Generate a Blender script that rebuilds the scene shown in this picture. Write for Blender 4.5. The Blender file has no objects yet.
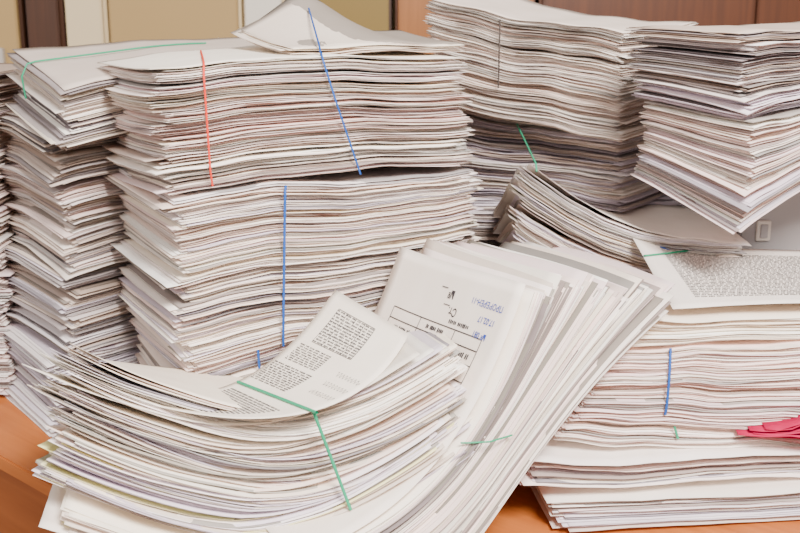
import bpy, bmesh, math, numpy as np
from mathutils import Vector
R = np.random.RandomState(7)
DZ = 0.75   # desk top height above floor

# ---------------------------------------------------------------- materials
def new_mat(name):
    m = bpy.data.materials.new(name); m.use_nodes = True
    nt = m.node_tree; b = nt.nodes['Principled BSDF']
    return m, nt, b

def paper_mat(name, edge):
    m, nt, b = new_mat(name)
    N, Lk = nt.nodes, nt.links
    at = N.new('ShaderNodeAttribute'); at.attribute_name = 'tint'
    uv = N.new('ShaderNodeUVMap'); uv.uv_map = 'UVMap'
    nz = N.new('ShaderNodeTexNoise'); nz.inputs['Detail'].default_value = 3
    rp = N.new('ShaderNodeValToRGB')
    mx = N.new('ShaderNodeMix'); mx.data_type = 'RGBA'; mx.blend_type = 'MULTIPLY'
    mx.inputs[0].default_value = 1.0
    Lk.new(uv.outputs[0], nz.inputs['Vector'])
    nz.inputs['Scale'].default_value = 1.0
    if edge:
        rp.color_ramp.elements[0].position = .40; rp.color_ramp.elements[0].color = (.16, .085, .065, 1)  # brown streaks paint the shaded gaps between sheets into the edge colour
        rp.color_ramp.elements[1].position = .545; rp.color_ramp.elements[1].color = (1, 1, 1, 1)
    else:
        rp.color_ramp.elements[0].position = .2; rp.color_ramp.elements[0].color = (.9, .88, .86, 1)
        rp.color_ramp.elements[1].position = .8; rp.color_ramp.elements[1].color = (1, 1, 1, 1)
    Lk.new(nz.outputs['Fac'], rp.inputs[0])
    Lk.new(at.outputs['Color'], mx.inputs[6]); Lk.new(rp.outputs[0], mx.inputs[7])
    Lk.new(mx.outputs[2], b.inputs['Base Color'])
    b.inputs['Roughness'].default_value = .8
    b.inputs['Specular IOR Level'].default_value = .2
    return m
M_FACE = paper_mat('paper_face', False)
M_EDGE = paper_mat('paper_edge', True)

def plain(name, col, rough=.5, spec=.4, noise=0.0, scale=20):
    m, nt, b = new_mat(name)
    b.inputs['Roughness'].default_value = rough
    b.inputs['Specular IOR Level'].default_value = spec
    tc = nt.nodes.new('ShaderNodeTexCoord'); nz = nt.nodes.new('ShaderNodeTexNoise')
    nz.inputs['Scale'].default_value = scale
    rp = nt.nodes.new('ShaderNodeValToRGB')
    lo = [c*(1-noise) for c in col]
    rp.color_ramp.elements[0].color = (*lo, 1); rp.color_ramp.elements[1].color = (*col, 1)
    nt.links.new(tc.outputs['Object'], nz.inputs['Vector'])
    nt.links.new(nz.outputs['Fac'], rp.inputs[0]); nt.links.new(rp.outputs[0], b.inputs['Base Color'])
    return m

def wood(name, c1, c2, rough=.4, sc=(1, 14, 14)):
    m, nt, b = new_mat(name)
    tc = nt.nodes.new('ShaderNodeTexCoord'); mp = nt.nodes.new('ShaderNodeMapping')
    mp.inputs['Scale'].default_value = sc
    nz = nt.nodes.new('ShaderNodeTexNoise'); nz.inputs['Scale'].default_value = 4; nz.inputs['Detail'].default_value = 6
    nz.inputs['Distortion'].default_value = .6
    rp = nt.nodes.new('ShaderNodeValToRGB')
    rp.color_ramp.elements[0].position = .3; rp.color_ramp.elements[0].color = (*c1, 1)
    rp.color_ramp.elements[1].position = .7; rp.color_ramp.elements[1].color = (*c2, 1)
    L = nt.links.new
    L(tc.outputs['Object'], mp.inputs[0]); L(mp.outputs[0], nz.inputs['Vector'])
    L(nz.outputs['Fac'], rp.inputs[0]); L(rp.outputs[0], b.inputs['Base Color'])
    b.inputs['Roughness'].default_value = rough
    return m
M_DESK = wood('desk_wood', (.38, .105, .022), (.52, .165, .038), .35)
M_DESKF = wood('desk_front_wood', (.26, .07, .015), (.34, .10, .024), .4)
M_RED = plain('band_red', (.75, .04, .015)); M_BLUE = plain('band_blue', (.01, .08, .35))
M_GREEN = plain('band_green', (.01, .30, .15)); M_DARK = plain('band_dark', (.06, .045, .04))
M_YEL = plain('band_yellow', (.85, .45, .03))
M_INK = plain('ink_black', (.03, .025, .03), .7); M_INKB = plain('ink_blue', (.02, .06, .38), .7)
M_GREYINK = plain('ink_grey', (.07, .065, .07), .7)
M_GREY = plain('grey_metal', (.33, .31, .31), .45, .4, .08, 8)
M_STEEL = plain('steel', (.55, .5, .45), .25, .6)

# ---------------------------------------------------------------- pile class
PALS = {
 'warm': [(.90,.77,.68),(.94,.85,.78),(.86,.71,.63),(.80,.68,.63),(.96,.88,.81),(.62,.50,.44)],
 'pink': [(.94,.76,.71),(.95,.84,.80),(.87,.69,.64),(.80,.65,.65),(.97,.90,.86)],
 'lav':  [(.79,.71,.78),(.88,.81,.83),(.64,.56,.63),(.93,.86,.86),(.74,.67,.74)],  # lavender-grey paper; in shaded bundles it carries a painted shadow tint
 'grey': [(.36,.31,.31),(.50,.44,.43),(.70,.62,.60),(.26,.22,.23),(.84,.76,.73)],
 'tan':  [(.66,.53,.45),(.80,.68,.60),(.52,.40,.33),(.88,.78,.70),(.73,.60,.53)],
 'green':[(.88,.83,.48),(.78,.76,.36),(.92,.86,.62),(.70,.69,.32),(.94,.86,.73)],
 'cream':[(.96,.89,.79),(.91,.81,.69),(.97,.93,.87),(.80,.69,.60)],
}
class Pile:
    def __init__(s, name, org):
        s.name = name; s.org = np.array(org, float); s.parts = []; s.all = []
        s.e = bpy.data.objects.new(name, None); bpy.context.collection.objects.link(s.e)
        s.e.location = (org[0], org[1], org[2]+DZ); s.e.empty_display_size = .05
    def env_front(s, x, z, dx=.010, dz=.004):
        A = s.all_np(); k = (abs(A[:,0]-x) < dx) & (abs(A[:,2]-z) < dz)
        return A[k,1].min() if k.any() else None
    def env_top(s, x, y, d=.012):
        A = s.all_np(); k = (abs(A[:,0]-x) < d) & (abs(A[:,1]-y) < d)
        return A[k,2].max() if k.any() else None
    def all_np(s): return np.concatenate(s.all)

_tc = {}
def topo(nx, ny):
    if (nx, ny) in _tc: return _tc[(nx, ny)]
    I = np.arange(nx*ny).reshape(nx, ny); n = nx*ny
    a = I[:-1,:-1].ravel(); b = I[1:,:-1].ravel(); c = I[1:,1:].ravel(); d = I[:-1,1:].ravel()
    top = np.stack([a,b,c,d],1); bot = np.stack([a,d,c,b],1)+n
    per = list(I[:,0]) + list(I[-1,1:]) + list(I[-2::-1,-1]) + list(I[0,-2:0:-1])
    per = np.array(per); nxt = np.roll(per,-1)
    side = np.stack([per+n, nxt+n, nxt, per],1)
    quads = np.concatenate([top,bot,side])
    _tc[(nx,ny)] = (quads, len(top), len(side)); return _tc[(nx,ny)]

class Bundle:
    """accumulates sheets (closed thin grids) into one mesh"""
    def __init__(s): s.V=[]; s.Q=[]; s.UV=[]; s.T=[]; s.MI=[]; s.n=0
    def add(s, top, bot, tint):
        nx, ny, _ = top.shape
        q, nt, ns = topo(nx, ny)
        s.V.append(np.concatenate([top.reshape(-1,3), bot.reshape(-1,3)]))
        s.Q.append(q+s.n); s.n += 2*nx*ny
        s.T.append(np.tile(np.array([*tint,1.0]), (2*nx*ny,1)))
        s.MI.append(np.concatenate([np.zeros(2*nt,int), np.ones(ns,int)]))
        seed = R.uniform(0,500)
        vt = s.V[-1]
        uvf = (vt[q[:2*nt]].reshape(-1,3)[:,:2]*25+seed)
        k = np.arange(ns)*.22
        v0 = seed*3; h = 1.5
        uvs = np.stack([np.stack([k, np.full(ns,v0)],1), np.stack([k+.22, np.full(ns,v0)],1),
                        np.stack([k+.22, np.full(ns,v0+h)],1), np.stack([k, np.full(ns,v0+h)],1)],1).reshape(-1,2)
        s.UV.append(np.concatenate([uvf, uvs]))
    def build(s, pile, name, mats=None):
        V = np.concatenate(s.V); Q = np.concatenate(s.Q); UV = np.concatenate(s.UV); T = np.concatenate(s.T); MI = np.concatenate(s.MI)
        pile.all.append(V)
        V = V - pile.org
        me = bpy.data.meshes.new(name)
        me.vertices.add(len(V)); me.vertices.foreach_set('co', V.astype(np.float32).ravel())
        me.loops.add(Q.size); me.loops.foreach_set('vertex_index', Q.astype(np.int32).ravel())
        me.polygons.add(len(Q)); me.polygons.foreach_set('loop_start', np.arange(0,Q.size,4,dtype=np.int32))
        me.polygons.foreach_set('loop_total', np.full(len(Q),4,dtype=np.int32))
        me.polygons.foreach_set('material_index', MI.astype(np.int32))
        me.update(calc_edges=True)
        u = me.uv_layers.new(name='UVMap'); u.data.foreach_set('uv', UV.astype(np.float32).ravel())
        c = me.color_attributes.new('tint','FLOAT_COLOR','POINT'); c.data.foreach_set('color', T.astype(np.float32).ravel())
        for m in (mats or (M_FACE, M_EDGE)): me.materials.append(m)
        me.validate()
        ob = bpy.data.objects.new(name, me); bpy.context.collection.objects.link(ob)
        ob.parent = pile.e
        return ob

def wav(x, rng, amp, k=4, f0=6):
    r = np.zeros_like(x)
    for i in range(k):
        r += rng.uniform(.3,1)*np.sin(x*f0*(i+1)*rng.uniform(.6,1.4)+rng.uniform(0,6.28))/(i+1)
    return r*amp*.6

def flat_bundle(pile, name, cx, cy, rot, L, W, z0, z1, pal='warm', pitch=.00072, jit=.003,
                warp=None, anchor=(0,0), out=.10, shear=(0,0), nx=24, ny=12, pals=None, wave=.0012, rotj=1.0, jump=.75, dark=1.0):
    """anchor: which corner of the sheet (0/1,0/1) sits at (cx,cy). shear: shift of top layer relative to bottom (u,v)"""
    rng = R; B = Bundle(); th0 = math.radians(rot); z = z0
    wu = wv = wr = 0.0; ph = rng.uniform(0,6.28,6)
    base = PALS[pal][0]; hold = 0; ju = jv = jr = 0.0; jh = 0
    fr = rng.uniform(.7,1.3,6)
    while z < z1:
        f = (z-z0)/max(1e-6,(z1-z0))
        p = pitch*rng.choice([.5,.8,1.0,1.5,2.4], p=[.25,.25,.22,.17,.11])*rng.uniform(.85,1.15)
        th = p*rng.uniform(.52,.86)
        if jh <= 0:     # next dossier: whole group shifted, sometimes with an open gap
            jh = rng.randint(5,20); ju = rng.normal(0,jit*.9); jv = rng.normal(0,jit*.65); jr = rng.normal(0,.35)
            if rng.rand()<jump: z += rng.uniform(.0005,.0022)
        jh -= 1
        ph += rng.normal(0,.11,6)
        wu = .85*wu + rng.normal(0,jit*.30); wv = .85*wv + rng.normal(0,jit*.28); wr = .9*wr + rng.normal(0,.18)
        du = wu + ju + rng.normal(0,jit*.5); dv = wv + jv + rng.normal(0,jit*.40)
        o = rng.rand() < out
        if o: du += rng.normal(0,jit*1.4); dv += rng.normal(0,jit*1.0)
        a = np.linspace(0,1,nx); b = np.linspace(0,1,ny)
        a = .5-.5*np.cos(a*math.pi)*.35-.65*(.5-a); a=(a-a[0])/(a[-1]-a[0])
        A, Bb = np.meshgrid(a,b,indexing='ij')
        LL = L*(1+rng.normal(0,.008)); WW = W*(1+rng.normal(0,.010))
        U = (A-anchor[0])*LL; Vv = (Bb-anchor[1])*WW
        U = U + wav(Bb, rng, .0009)*(2*A-1); Vv = Vv + wav(A, rng, .0014)*(2*Bb-1)
        r = math.radians(wr+jr+rng.normal(0,.35))*rotj
        cu, cv = (.5-anchor[0])*LL, (.5-anchor[1])*WW
        U, Vv = cu+(U-cu)*math.cos(r)-(Vv-cv)*math.sin(r), cv+(U-cu)*math.sin(r)+(Vv-cv)*math.cos(r)
        U = U+du+shear[0]*f; Vv = Vv+dv+shear[1]*f
        Z = z + wave*(np.sin(5*fr[0]*A+ph[0])+np.sin(9*fr[1]*A+3*Bb+ph[1])*.6+np.sin(4*Bb+ph[2])*.6+.4*np.sin(17*fr[2]*A+ph[3])+.2*np.sin(31*fr[3]*A+ph[4]))
        if warp is not None: Z = Z + warp(A,Bb,f)
        e = np.maximum(np.clip((np.abs(2*A-1)-.75)/.25,0,1), np.clip((np.abs(2*Bb-1)-.7)/.3,0,1))
        Z = Z + e**2*rng.normal(0,.8)*p + wav(A,rng,p*.7,4,8)*e
        if o: 
            c = (A if rng.rand()<.5 else 1-A)*(1-Bb)
            Z = Z - c**4*rng.uniform(-.002,.006)
        Z = np.maximum(Z, .0004)
        ct, st = math.cos(th0), math.sin(th0)
        X = cx+U*ct-Vv*st; Y = cy+U*st+Vv*ct
        top = np.stack([X,Y,Z+th],-1); bot = np.stack([X,Y,Z],-1)
        if hold <= 0:
            pp = PALS[rng.choice(pals)] if pals else PALS[pal]
            base = pp[rng.randint(len(pp))]; hold = rng.randint(1,5)
        hold -= 1
        k = rng.uniform(.84,1.08)*dark
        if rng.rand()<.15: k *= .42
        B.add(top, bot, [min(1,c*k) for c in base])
        z += p
    return B.build(pile, name)

def tube(pile, name, pts, mat, r=.0010):
    cu = bpy.data.curves.new(name,'CURVE'); cu.dimensions='3D'; cu.bevel_depth=r; cu.bevel_resolution=2
    sp = cu.splines.new('POLY'); sp.points.add(len(pts)-1)
    for i,p in enumerate(pts):
        q = np.array(p)-pile.org; sp.points[i].co = (*q,1)
    cu.materials.append(mat)
    ob = bpy.data.objects.new(name,cu); bpy.context.collection.objects.link(ob); ob.parent=pile.e
    return ob

def taut(s, y):
    """lower convex hull of y over s: an elastic band stretched over the proudest sheets"""
    h = []
    for i in range(len(s)):
        while len(h)>=2 and (y[h[-1]]-y[h[-2]])*(s[i]-s[h[-2]]) >= (y[i]-y[h[-2]])*(s[h[-1]]-s[h[-2]]): h.pop()
        h.append(i)
    return np.interp(s, np.array(s)[h], np.array(y)[h])

def band(pile, name, xz, mat, r=.0010, back=None, off=.0006):
    P = []
    for (x0,z0),(x1,z1) in zip(xz[:-1], xz[1:]):
        n = max(2,int(math.hypot(x1-x0,z1-z0)/.004))
        for t in np.linspace(0,1,n,endpoint=False): P.append((x0+(x1-x0)*t, z0+(z1-z0)*t))
    P.append(xz[-1])
    ys = []
    for x,z in P:
        y = pile.env_front(x,z); ys.append(np.nan if y is None else y)
    ys = np.array(ys); ok = ~np.isnan(ys)
    if not ok.any(): return
    idx = np.arange(len(ys))
    ys = np.interp(idx, idx[ok], ys[ok])
    mn = taut(idx.astype(float), ys)
    pts = [(x, y-off, z) for (x,z),y in zip(P,mn)]
    if back:
        tp = []
        x0,y0 = pts[0][0], pts[0][1]
        for t in np.linspace(1,0.03,24):
            x = x0+(back[0]-x0)*t; y = y0+(back[1]-y0)*t
            z = pile.env_top(x,y)
            if z is not None: tp.append((x,y,z+.001))
        if len(tp)>2:
            zz = -taut(np.arange(len(tp)).astype(float), [-p[2] for p in tp])
            tp = [(p[0],p[1],z) for p,z in zip(tp,zz)]
        pts = tp+pts
    return tube(pile,name,pts,mat,r)

# ---------------------------------------------------------------- printed pages
def page(pile, name, fn, tint=(.95,.90,.83), nx=24, ny=16, th=.0003, mats=None):
    A,B_ = np.meshgrid(np.linspace(0,1,nx),np.linspace(0,1,ny),indexing='ij')
    P = fn(A,B_); Bd = Bundle(); Bd.add(P+np.array([0,0,th]), P, tint); return Bd.build(pile,name,mats)
def fn_point(fn, a, b, off=.0007):
    a = np.asarray(a,float); b = np.asarray(b,float); e=1e-3
    p = fn(a,b); du = fn(a+e,b)-p; dv = fn(a,b+e)-p
    n = np.cross(du,dv); n /= np.linalg.norm(n,axis=-1,keepdims=True)+1e-12
    n = np.where(n[...,2:3]<0,-n,n)
    return p+n*off+np.array([0,0,.0003])
def quads_on(pile, name, fn, rects, mat, off=.0006):
    V = np.array(rects).reshape(-1,2); W = fn_point(fn, V[:,0], V[:,1], off)-pile.org
    me = bpy.data.meshes.new(name); n=len(rects)
    me.from_pydata([tuple(x) for x in W],[],[(4*i,4*i+1,4*i+2,4*i+3) for i in range(n)])
    me.materials.append(mat); ob=bpy.data.objects.new(name,me); bpy.context.collection.objects.link(ob); ob.parent=pile.e
def rect(a0,b0,a1,b1): return [(a0,b0),(a1,b0),(a1,b1),(a0,b1)]
def text_block(a0,b0,a1,b1,lines,axis='a',h=.45,cw=.006,table=False):
    out=[]
    for i in range(lines):
        if axis=='a': c=b0+(b1-b0)*(i+.5)/lines; s=(b1-b0)/lines*h; x=a0; xe=a1
        else: c=a0+(a1-a0)*(i+.5)/lines; s=(a1-a0)/lines*h; x=b0; xe=b1
        if not table and R.rand()<.12: xe = x+(xe-x)*R.uniform(.3,.8)
        while x < xe:
            for k in range(R.randint(3,6) if table else R.randint(2,9)):
                if x>=xe: break
                w=cw*R.uniform(.6,.9); hh=s*R.uniform(.65,1.0)
                r = rect(x,c-hh/2,x+w,c+hh/2) if axis=='a' else rect(c-hh/2,x,c+hh/2,x+w)
                out.append(r); x+=cw
            x+=cw*.9
    return out
def line_rects(a0,b0,a1,b1,LA,LB,w=.0009,n=24):
    out=[]
    for i in range(n):
        t0=i/n; t1=(i+1)/n
        if abs(a1-a0)<1e-6: out.append(rect(a0-w/LA/2,b0+(b1-b0)*t0,a0+w/LA/2,b0+(b1-b0)*t1))
        else: out.append(rect(a0+(a1-a0)*t0,b0-w/LB/2,a0+(a1-a0)*t1,b0+w/LB/2))
    return out
def text_on(pile, name, body, fn, a, b, size, ang, mat, sx=1.0, sy=1.0, flip=False):
    cu=bpy.data.curves.new(name,'FONT'); cu.body=body; cu.size=size; cu.offset=size*.012
    t=bpy.data.objects.new('tmp',cu); bpy.context.collection.objects.link(t)
    dg=bpy.context.evaluated_depsgraph_get(); me=bpy.data.meshes.new_from_object(t.evaluated_get(dg))
    bpy.data.objects.remove(t)
    n=len(me.vertices)
    if n==0: return
    co=np.zeros(n*3); me.vertices.foreach_get('co',co); co=co.reshape(-1,3)
    x=co[:,0]; y=co[:,1]*(-1 if flip else 1); g=math.radians(ang)
    X=x*math.cos(g)-y*math.sin(g); Y=x*math.sin(g)+y*math.cos(g)
    W=fn_point(fn,a+X/sx,b+Y/sy,.0007)-pile.org
    me.vertices.foreach_set('co',W.astype(np.float32).ravel()); me.update(); me.materials.clear(); me.materials.append(mat)
    ob=bpy.data.objects.new(name,me); bpy.context.collection.objects.link(ob); ob.parent=pile.e

S = lambda x: np.clip(x,0,1)

# ================================================================= MAIN STACK
P1 = Pile('paper_stack', (-.230, 1.035, 0))
flat_bundle(P1,'bundle_1', -.208,1.035,25, .32,.215, .0015,.126, 'warm', jit=.0045, wave=.002,
            warp=lambda a,b,f: -.012*f*S(1-a*2.2)**2+.004*a)
flat_bundle(P1,'bundle_2', -.206,1.035,27, .325,.225, .132,.311, 'warm', jit=.0042, wave=.0024,pals=['warm','warm','pink','cream','lav'],
            warp=lambda a,b,f: -.012*S(1-a*2.5)**2*(1-f*.3)-.012*S(1-a*1.2)*b*(1-f)+.008*a*(1-f), shear=(-.010,0))
flat_bundle(P1,'bundle_3', -.218,1.035,26.5, .325,.225, .317,.432, 'pink', jit=.0036, wave=.0018,pals=['warm','pink','pink','cream'],
            warp=lambda a,b,f: -.009*S(1-a*3)**2*(1-f)+.004*f*np.sin(a*3.1)-.010*S(1-a*2)*b, shear=(-.010,.0))
flat_bundle(P1,'loose_sheets', -.108,1.12,27, .195,.15, .434,.444, 'cream', pitch=.0011, jit=.007, wave=.0015,
            warp=lambda a,b,f: .040*np.exp(-((a-.36)/.26)**2)*b**1.2*(.10+.90*f)+.010*b)
band(P1,'rubber_band_1', [(-.182,.434),(-.179,.318)], M_RED, back=(-.215,1.22))
band(P1,'rubber_band_2', [(-.077,.440),(-.04,.318)], M_BLUE, back=(-.1,1.25))
band(P1,'rubber_band_3', [(-.112,.313),(-.118,.15)], M_BLUE, r=.0013)
band(P1,'rubber_band_4', [(-.142,.150),(-.140,.10)], M_BLUE, r=.0013)

# ================================================================= LEFT STACK
P2 = Pile('paper_stack', (-.36,1.2,0))
def w2(a,b,f): return -.014*S(1-a*2)**2*S(1-b*1.5)-.010*b*S(1-a)
flat_bundle(P2,'bundle_1', -.395,1.200,36,.31,.215,.0015,.10,'lav',jit=.005,warp=w2,wave=.002,out=.1,dark=.88)  # dark paints the left stack's shade into its paper colour
flat_bundle(P2,'bundle_2', -.375,1.205,40,.31,.215,.103,.20,'warm',jit=.005,warp=w2,pals=['tan','grey','lav'],wave=.0025,out=.1,dark=.88)
flat_bundle(P2,'bundle_3', -.368,1.205,36,.31,.215,.203,.30,'warm',jit=.005,warp=w2,pals=['tan','grey','pink'],wave=.0025,out=.1,dark=.86)
flat_bundle(P2,'bundle_4', -.372,1.19,32,.31,.215,.303,.36,'warm',jit=.005,warp=w2,pals=['tan','grey'],wave=.002,dark=.86)
flat_bundle(P2,'bundle_5', -.350,1.155,30,.33,.24,.363,.427,'warm',jit=.004,pals=['warm','tan','cream','grey'],
            warp=lambda a,b,f:-.030*S(1-a*1.6)**2*S(1-b*.6)**1.5+.012*b*f, wave=.0015,dark=.95)
band(P2,'rubber_band_1', [(-.425,.405),(-.425,.38)], M_GREEN, back=(-.24,1.40))
P2b = Pile('paper_stack', (-.56,1.36,0))
flat_bundle(P2b,'bundle_1', -.49,1.32,0,.25,.215,.0015,.20,'pink',jit=.005,anchor=(1,0),dark=.92)
flat_bundle(P2b,'bundle_2', -.50,1.34,-4,.25,.215,.203,.40,'pink',jit=.005,anchor=(1,0),dark=.9,pals=['pink','tan'])

# ================================================================= BACK RIGHT STACK
P3 = Pile('paper_stack', (.24,1.27,0))
def w3(a,b,f): return (.080*S(1-a*1.5)**1.5*(.25+.75*f)*S(1.15-b)-.006*a)
flat_bundle(P3,'bundle_0', .010,1.40,-2,.345,.20,.0015,.238,'lav',jit=.004,wave=.0015,pals=['lav','warm'],dark=.9)
flat_bundle(P3,'bundle_1', .122,1.185,1,.245,.18,.0015,.236,'warm',jit=.004,warp=w3,shear=(.008,.0),
            pals=['warm','cream','lav'],wave=.002)
flat_bundle(P3,'bundle_2', .262,1.315,-34,.28,.215,.242,.335,'lav',jit=.005,anchor=(1,0),pals=['lav','grey','lav','warm'],
            warp=lambda a,b,f:-.034*S(1-a*1.3)**1.2*(1-f)+.010*(1-a),wave=.0025,out=.12,dark=.88)
flat_bundle(P3,'bundle_3', .250,1.262,-36,.262,.215,.340,.462,'warm',jit=.0035,anchor=(1,0),
            warp=lambda a,b,f:.026*S(1-a*1.6)**1.6-.008*S(a*3-2)*(1-b),wave=.002)
band(P3,'rubber_band_1', [(.118,.466),(.118,.385)], M_DARK)
band(P3,'rubber_band_2', [(.145,.338),(.147,.31)], M_GREEN)
band(P3,'rubber_band_3', [(.300,.213),(.297,.19)], M_YEL)
band(P3,'rubber_band_4', [(.285,.226),(.297,.222)], M_BLUE)

# ================================================================= FAR RIGHT STACK on grey box
PB = Pile('metal_document_box', (.50,1.40,0))
P4 = Pile('paper_stack', (.38,1.2,.306))
def w4(a,b,f): return -.038*S(1-a*2.2)**1.5*S(1-b*.95)**1.2*(1-f*.85)
flat_bundle(P4,'bundle_1', .335,1.050,35,.31,.138,.311,.385,'warm',jit=.0035,warp=w4,pals=['warm','lav','pink'],wave=.0014,shear=(-.004,0))
flat_bundle(P4,'bundle_2', .325,1.054,37,.31,.138,.389,.462,'grey',jit=.0045,pals=['grey','lav','tan'],
            warp=lambda a,b,f:-.010*S(1-a*2)**2*(1-f)*S(1-b),wave=.0012)

# ================================================================= RIGHT FRONT STACK
P5 = Pile('paper_stack', (.16,.975,0))
flat_bundle(P5,'bundle_1', .150,.962,7,.33,.20,.0015,.032,'lav',jit=.005,pals=['lav','warm','pink'],wave=.001,out=.12)
flat_bundle(P5,'bundle_2', .120,.966,10,.33,.20,.036,.064,'lav',jit=.006,pals=['lav','warm','pink'],wave=.0018,out=.15,
            warp=lambda a,b,f:.012*S(1-a*2)**2)
flat_bundle(P5,'bundle_3', .150,.985,7,.33,.20,.068,.164,'pink',jit=.0036,pals=['pink','warm','pink'],wave=.0030,shear=(.050,.01),
            warp=lambda a,b,f:.014*S(1-a*1.7)**2*(1-f)-.006*a)
flat_bundle(P5,'bundle_4', .205,1.015,9,.31,.19,.171,.191,'cream',jit=.005,wave=.0015,
            warp=lambda a,b,f:.012*S(1-a*2.5)**2*f-.006*a*(1-b))
band(P5,'rubber_band_1', [(.258,.168),(.254,.105)], M_BLUE, r=.0013)
band(P5,'rubber_band_2', [(.264,.092),(.268,.080)], M_GREEN, r=.0012)
def pg5(a,b):
    X0,Y0=.262,1.025; g=math.radians(9)
    u=a*.30; v=b*.185; z=.199+.030*S(1-a*2.6)**2*(.1+.9*b)+.012*b+.004*np.sin(a*5)
    return np.stack([X0+u*math.cos(g)-v*math.sin(g)*.3, Y0+u*math.sin(g)+v*math.cos(g), z],-1)
page(P5,'top_page',pg5,(.86,.79,.73))
quads_on(P5,'printed_text',pg5,text_block(.10,.12,.95,.86,32,'a',.5,cw=.0055,table=True),M_GREYINK)
tube(P5,'rubber_band_3',[tuple(fn_point(pg5,np.array([t]),np.array([.62+.36*t/.3]),.0015)[0]) for t in np.linspace(.0,.30,14)],M_GREEN,.001)
Bm=Bundle()
for i in range(7):
    A,B_=np.meshgrid(np.linspace(0,1,14),np.linspace(0,1,6),indexing='ij')
    X=.318+R.uniform(0,.035)+A*.15+.01*B_; Y=.966+R.uniform(-.005,.003)+A*.016+B_*.1+.03*(1-A)**2
    Z=.083+i*.0013+(.018*np.exp(-((A-.32)/.12)**2)*(1-B_)**2)*(i/6)+R.uniform(-.0015,.0015)*A
    P=np.stack([X,Y,Z],-1); Bm.add(P+np.array([0,0,.0007]),P,(.85,.015,.12))
Bm.build(P5,'magenta_sheets',(plain('magenta_paper',(.50,.004,.07),.6,.2,.35,80),)*2)

# ================================================================= FRONT CURVED PILE (standing up, over right stack)
P6 = Pile('paper_stack', (0,.86,0))
g6=math.radians(31); c6,s6=math.cos(g6),math.sin(g6)
def bez(P,t):
    return ((1-t)**3)[...,None]*P[0]+(3*t*(1-t)**2)[...,None]*P[1]+(3*t*t*(1-t))[...,None]*P[2]+(t**3)[...,None]*P[3]
PBm=[np.array(p) for p in [(.02,.0015),(.085,.0),(.125,.115),(.305,.218)]]
PTm=[np.array(p) for p in [(-.10,.052),(.03,.052),(.095,.13),(.140,.245)]]
def lay6(f): return [PBm[i]*(1-f)+PTm[i]*f for i in range(4)]
B6=Bundle(); NL=165; wv6=0; base=PALS['warm'][0]; hold=0; jb=0; jh=0
for k in range(NL):
    if jh<=0: jh=R.randint(4,14); jb=R.normal(0,.0025)
    jh-=1
    f=(k+R.uniform(-.5,.5)*(0<k<NL-1))/(NL-1); C=lay6(f)
    q=min(1,(NL-1-k)/25)
    ee=(R.normal(0,.0055)+jb*1.5)*q-.004*(f>.75); e2=R.normal(0,.006); C[3]=C[3]+np.array([ee*.6,ee]); C[0]=C[0]+np.array([e2,0]); C[2]=C[2]+R.normal(0,.0012,2)*q
    A,B_=np.meshgrid(np.linspace(0,1,30),np.linspace(0,1,12),indexing='ij')
    sk=R.normal(0,.005)*q
    sz=bez(C,A)
    wv6=.9*wv6+R.normal(0,.0011); dv=wv6+jb+R.normal(0,.0022)
    vv=B_*.212*(1+R.normal(0,.006))+dv+wav(A,R,.0014)*(1-B_)
    s_=sz[...,0]; z_=sz[...,1]+.004*np.sin(B_*3+f*2)*A + R.normal(0,.0008)*A*(1-B_)*q + sk*(B_-.5)*A**3
    s_=s_+.012*(B_-.3)*A*(1-f)+wav(A,R,.0008,3,6)*A*q
    X=0+s_*c6-vv*s6; Y=.86+s_*s6+vv*c6
    P=np.stack([X,Y,z_],-1)
    dt=np.gradient(sz,axis=0); n2=np.stack([-dt[...,1],dt[...,0]],-1); n2/=np.linalg.norm(n2,axis=-1,keepdims=True)
    n3=np.stack([n2[...,0]*c6,n2[...,0]*s6,n2[...,1]],-1)
    th=(.00020+.00034*A*R.uniform(.3,1.2))[...,None]
    if hold<=0: pp=PALS[R.choice(['warm','pink','pink','cream'])]; base=pp[R.randint(len(pp))]; hold=R.randint(1,4)
    hold-=1; kk=R.uniform(.72,1.05)
    if k>NL-8: kk=.97
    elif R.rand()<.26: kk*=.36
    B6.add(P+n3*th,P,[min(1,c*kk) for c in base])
B6.build(P6,'curved_sheets')
def pg6(a,b):  # a: 0 free upper end -> 1 bottom ; b: 0 front -> 1 back
    C=lay6(1.0); t=1-np.asarray(a)*.98
    C=[C[0]+np.array([-.004,.003]),C[1]+np.array([-.008,.006]),C[2]+np.array([-.012,.006]),C[3]+np.array([-.012,.004])]
    sz=bez(C,t); vv=.002+b*.21; s_=sz[...,0]; z_=sz[...,1]+.004*np.sin(b*3+2)*t
    return np.stack([s_*c6-vv*s6, .86+s_*s6+vv*c6, z_],-1)
page(P6,'form_page',pg6,(.93,.84,.76),nx=30)
LA,LB=.31,.21
form=[]
for a0 in (.17,.205,.25,.30,.36): form+=line_rects(a0,.14,a0,.86,LA,LB)
for b0 in (.14,.34,.62,.86): form+=line_rects(.17,b0,.36,b0,LA,LB)
quads_on(P6,'form_lines',pg6,form,M_INK)
quads_on(P6,'form_text',pg6,text_block(.18,.42,.197,.56,1,'b',.8,cw=.012)+text_block(.218,.18,.238,.30,1,'b',.8,cw=.012)+text_block(.262,.40,.285,.58,1,'b',.8,cw=.012)+text_block(.218,.66,.24,.80,1,'b',.8,cw=.012)+text_block(.145,.26,.16,.42,1,'b',.8,cw=.012),M_INK)
text_on(P6,'form_heading','№ __',pg6,.07,.44,.010,90,M_INK,LA,LB,True)
text_on(P6,'form_note','Ст.__',pg6,.115,.38,.010,90,M_INK,LA,LB,True)
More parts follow.
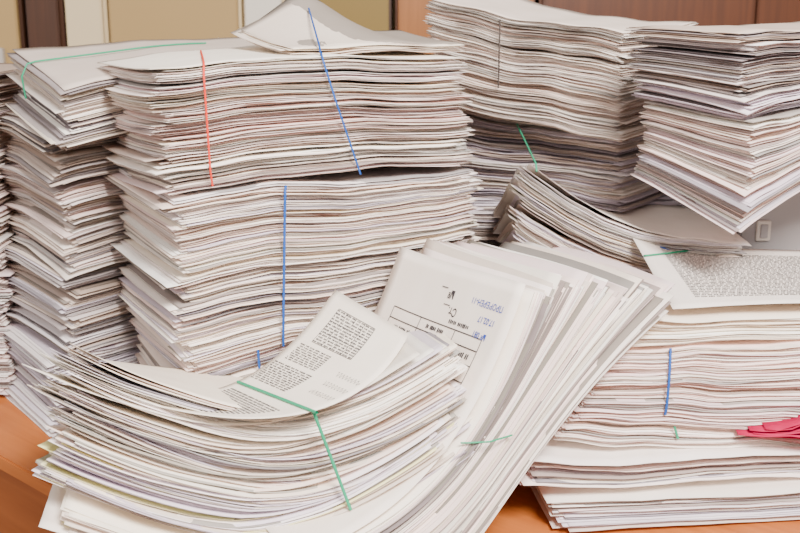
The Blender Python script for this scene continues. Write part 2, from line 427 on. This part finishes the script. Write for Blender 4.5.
for i,tx in enumerate(['ПРОВЕРЕН-11','17.02.17','№ 081']):
    text_on(P6,'stamp_%d'%(i+1),tx,pg6,.07+.042*i,.08+.02*i,.0072,90,M_INKB,LA,LB,True)
band(P6,'rubber_band_1', [(.052,.122),(.098,.122)], M_GREEN, r=.0008)

# ================================================================= FRONT LEFT CURVED PILE
P7 = Pile('paper_stack', (-.31,.86,0))
flat_bundle(P7,'bundle_lower', -.275,.838,8,.29,.17,.002,.034,'green',jit=.007,pals=['green','cream','green','warm'],out=.2,
            warp=lambda a,b,f:.060*S(1-a*1.8)**1.6*(.2+.8*f),wave=.0012)
def w7(a,b,f):
    l=S(1-a/.50); r=S((a-.55)/.45)
    return .070*l**1.5*(1-.70*b)+.052*r**1.8*(1-.45*b) -.026*b*(1-r)*(.3+.7*f)
flat_bundle(P7,'bundle_middle', -.282,.838,9,.33,.175,.036,.082,'cream',jit=.007,pals=['warm','cream','lav','green','cream'],out=.2,
            warp=lambda a,b,f: w7(a,b,.0)+.014*S((a-.35)/.3)*(1-f)+.010*S((a-.55)/.45)**2,wave=.0012,nx=30,rotj=1.5,shear=(.0,.016),pitch=.00065)
flat_bundle(P7,'bundle_upper', -.284,.854,9,.33,.175,.083,.146,'cream',jit=.007,pals=['warm','cream','lav','cream'],out=.2,
            warp=lambda a,b,f: w7(a,b,.4+.6*f),wave=.0012,nx=30,rotj=1.8,shear=(.004,.016),pitch=.00065)
def pg7(a,b):
    a=np.asarray(a,float); b=np.asarray(b,float)
    F=[np.array(p) for p in [(-.225,.880,.165),(-.075,.872,.157),(.008,.965,.196)]]
    K=[np.array(p) for p in [(-.245,.985,.144),(-.150,.980,.146),(-.064,1.060,.212)]]
    l0=((a-.5)*(a-1)/.5)[...,None]; l1=(a*(a-1)/-.25)[...,None]; l2=(a*(a-.5)/.5)[...,None]
    f=F[0]*l0+F[1]*l1+F[2]*l2; k=K[0]*l0+K[1]*l1+K[2]*l2
    return f*(1-b[...,None])+k*b[...,None]
page(P7,'top_page',pg7,(.90,.82,.72),nx=30)
quads_on(P7,'printed_text',pg7,text_block(.80,.34,.95,.82,13,'b',.6,cw=.014,table=True)+text_block(.69,.52,.78,.90,9,'b',.6,cw=.014,table=True)+text_block(.54,.48,.67,.95,11,'b',.6,cw=.014,table=True)+text_block(.05,.15,.44,.9,24,'b',.6,cw=.012),M_GREYINK)
tl=[]
for a0 in (.80,.85,.90,.95): tl+=line_rects(a0,.34,a0,.82,.3,.12,.0005,12)
for b0 in (.34,.46,.58,.70,.82): tl+=line_rects(.80,b0,.95,b0,.3,.12,.0005,8)
quads_on(P7,'table_lines',pg7,tl,M_GREYINK)
hw=[]
for j in range(3):
    a0=.60+.06*j; bb=np.linspace(.06,.32,40)
    for i in range(39):
        A0=a0+.012*math.sin(i*1.3+j)*(1 if i%7 else 0); A1=a0+.012*math.sin((i+1)*1.3+j)
        hw.append([(A0,bb[i]),(A0+.004,bb[i]),(A1+.004,bb[i+1]),(A1,bb[i+1])])
quads_on(P7,'handwriting',pg7,hw,M_GREYINK)
band(P7,'rubber_band_1', [(-.072,.158),(-.042,.070)], M_GREEN, r=.0014)
tube(P7,'rubber_band_top',[tuple(fn_point(pg7,np.array([.50-.02*t]),np.array([t]),.0018)[0]) for t in np.linspace(-.08,.95,12)],M_GREEN,.0014)

# ================================================================= metal document box
def boxmesh(name, parent, lo, hi, mat, bev=.003):
    bm=bmesh.new(); bmesh.ops.create_cube(bm,size=1)
    for v in bm.verts:
        v.co=Vector([(lo[i]+hi[i])/2+v.co[i]*(hi[i]-lo[i]) for i in range(3)])
    if bev: bmesh.ops.bevel(bm,geom=bm.edges[:],offset=bev,segments=2,affect='EDGES')
    me=bpy.data.meshes.new(name); bm.to_mesh(me); bm.free(); me.materials.append(mat)
    ob=bpy.data.objects.new(name,me); bpy.context.collection.objects.link(ob)
    if parent: ob.parent=parent
    return ob
PB.e.rotation_euler=(0,0,math.radians(4))
boxmesh('box_body',PB.e,(-.115,-.13,.001),(.22,.13,.277),M_GREY)
boxmesh('box_lid',PB.e,(-.12,-.135,.279),(.225,.135,.304),M_GREY)
boxmesh('latch_plate',PB.e,(-.096,-.134,.216),(-.079,-.1295,.240),M_STEEL,.001)
boxmesh('latch_slot',PB.e,(-.092,-.1355,.220),(-.083,-.1335,.236),M_GREY,.0005)

# ================================================================= desk
dk=bpy.data.objects.new('desk',None); bpy.context.collection.objects.link(dk)
dk.location=(-.442,1.14,DZ); dk.rotation_euler=(0,0,math.atan2(-.18,.196))
boxmesh('desk_top',dk,(-.5,0,-.018),(1.35,1.15,0),M_DESK,.002)
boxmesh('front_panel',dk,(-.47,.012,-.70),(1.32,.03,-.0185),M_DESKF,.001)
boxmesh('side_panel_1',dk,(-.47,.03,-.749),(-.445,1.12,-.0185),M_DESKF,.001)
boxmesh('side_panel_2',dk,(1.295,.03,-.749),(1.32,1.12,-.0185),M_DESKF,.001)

# ================================================================= room
M_FLOOR=wood('floor_boards',(.22,.12,.07),(.32,.19,.11),.5)
M_WALL=plain('wall_paint',(.62,.50,.30),.8,.2,.06,3)
M_CREAM=plain('cream_board',(.78,.64,.40),.6,.3,.05,5)
M_TAN=plain('tan_board',(.46,.31,.13),.6,.3,.05,5)
M_BROWN=wood('dark_wood',(.05,.018,.008),(.08,.028,.011),.45,(14,14,1))
M_AMBER=wood('amber_wood',(.32,.11,.022),(.42,.155,.035),.4,(14,14,1))
M_DKW=wood('brown_wood',(.085,.022,.005),(.14,.038,.008),.4,(14,14,1))
boxmesh('floor',None,(-3,-2,-.05),(3,3.4,0),M_FLOOR,0)
boxmesh('wall_back',None,(-3,3.3,0),(3,3.4,2.8),M_WALL,0)
Yb=2.6
def panel_obj(name, x0,x1, mat, z1=2.1, frame=None, y=Yb, depth=.4):
    e=bpy.data.objects.new(name,None); bpy.context.collection.objects.link(e); e.location=(x0,y,0)
    w=x1-x0
    boxmesh('carcass',e,(0,.02,0.001),(w,depth,z1),frame or mat)
    n=max(1,round(w/.45))
    for i in range(n):
        boxmesh('door_panel_%d'%(i+1),e,(i*w/n+.006,0,.08),((i+1)*w/n-.006,.02,z1-.02),mat)
        boxmesh('handle_%d'%(i+1),e,((i+1)*w/n-.05,-.02,1.0),((i+1)*w/n-.038,0,1.12),M_STEEL,.002)
    return e
panel_obj('wardrobe',-.01,.31,M_AMBER,frame=M_DKW)
panel_obj('wardrobe',.32,1.30,M_DKW,frame=M_DKW)
panel_obj('storage_cabinet',-1.40,-.87,M_TAN,frame=M_BROWN)
panel_obj('storage_cabinet',-.86,-.775,M_BROWN,frame=M_BROWN)
panel_obj('storage_cabinet',-.77,-.675,M_CREAM,frame=M_CREAM)
panel_obj('storage_cabinet',-.67,-.365,M_TAN,frame=M_CREAM)
panel_obj('storage_cabinet',-.36,-.265,plain('white_board',(.82,.76,.66),.6),frame=M_CREAM)
panel_obj('storage_cabinet',-.26,-.02,plain('olive_panel',(.26,.17,.04),.5),frame=M_BROWN)

# ================================================================= light
def area(name,loc,target,size,power,col):
    l=bpy.data.lights.new(name,'AREA'); l.size=size; l.energy=power; l.color=col
    o=bpy.data.objects.new(name,l); bpy.context.collection.objects.link(o); o.location=loc
    d=Vector(target)-Vector(loc); o.rotation_euler=d.to_track_quat('-Z','Y').to_euler()
area('key_light',(.50,-.5,2.35),(0,1.1,DZ+.2),.6,150,(1,.95,.90))  # added key light from upper right, out of view; no fitting modelled
area('fill_light',(-1.4,-.3,1.9),(0.0,1.0,DZ+.2),1.0,14,(1,.93,.88))  # added weak fill from the left, out of view; no window there
w=bpy.data.worlds.new('World'); bpy.context.scene.world=w; w.use_nodes=True
w.node_tree.nodes['Background'].inputs[0].default_value=(1,.93,.89,1)
w.node_tree.nodes['Background'].inputs[1].default_value=.68

# ================================================================= camera
cam=bpy.data.cameras.new('camera'); co=bpy.data.objects.new('camera',cam); bpy.context.collection.objects.link(co)
co.location=(0,0,DZ+.5); co.rotation_euler=(math.radians(90-14),0,0); cam.lens=50; cam.sensor_width=36
cam.clip_start=.02
cam.dof.use_dof=True; cam.dof.focus_distance=1.05; cam.dof.aperture_fstop=13
bpy.context.scene.camera=co
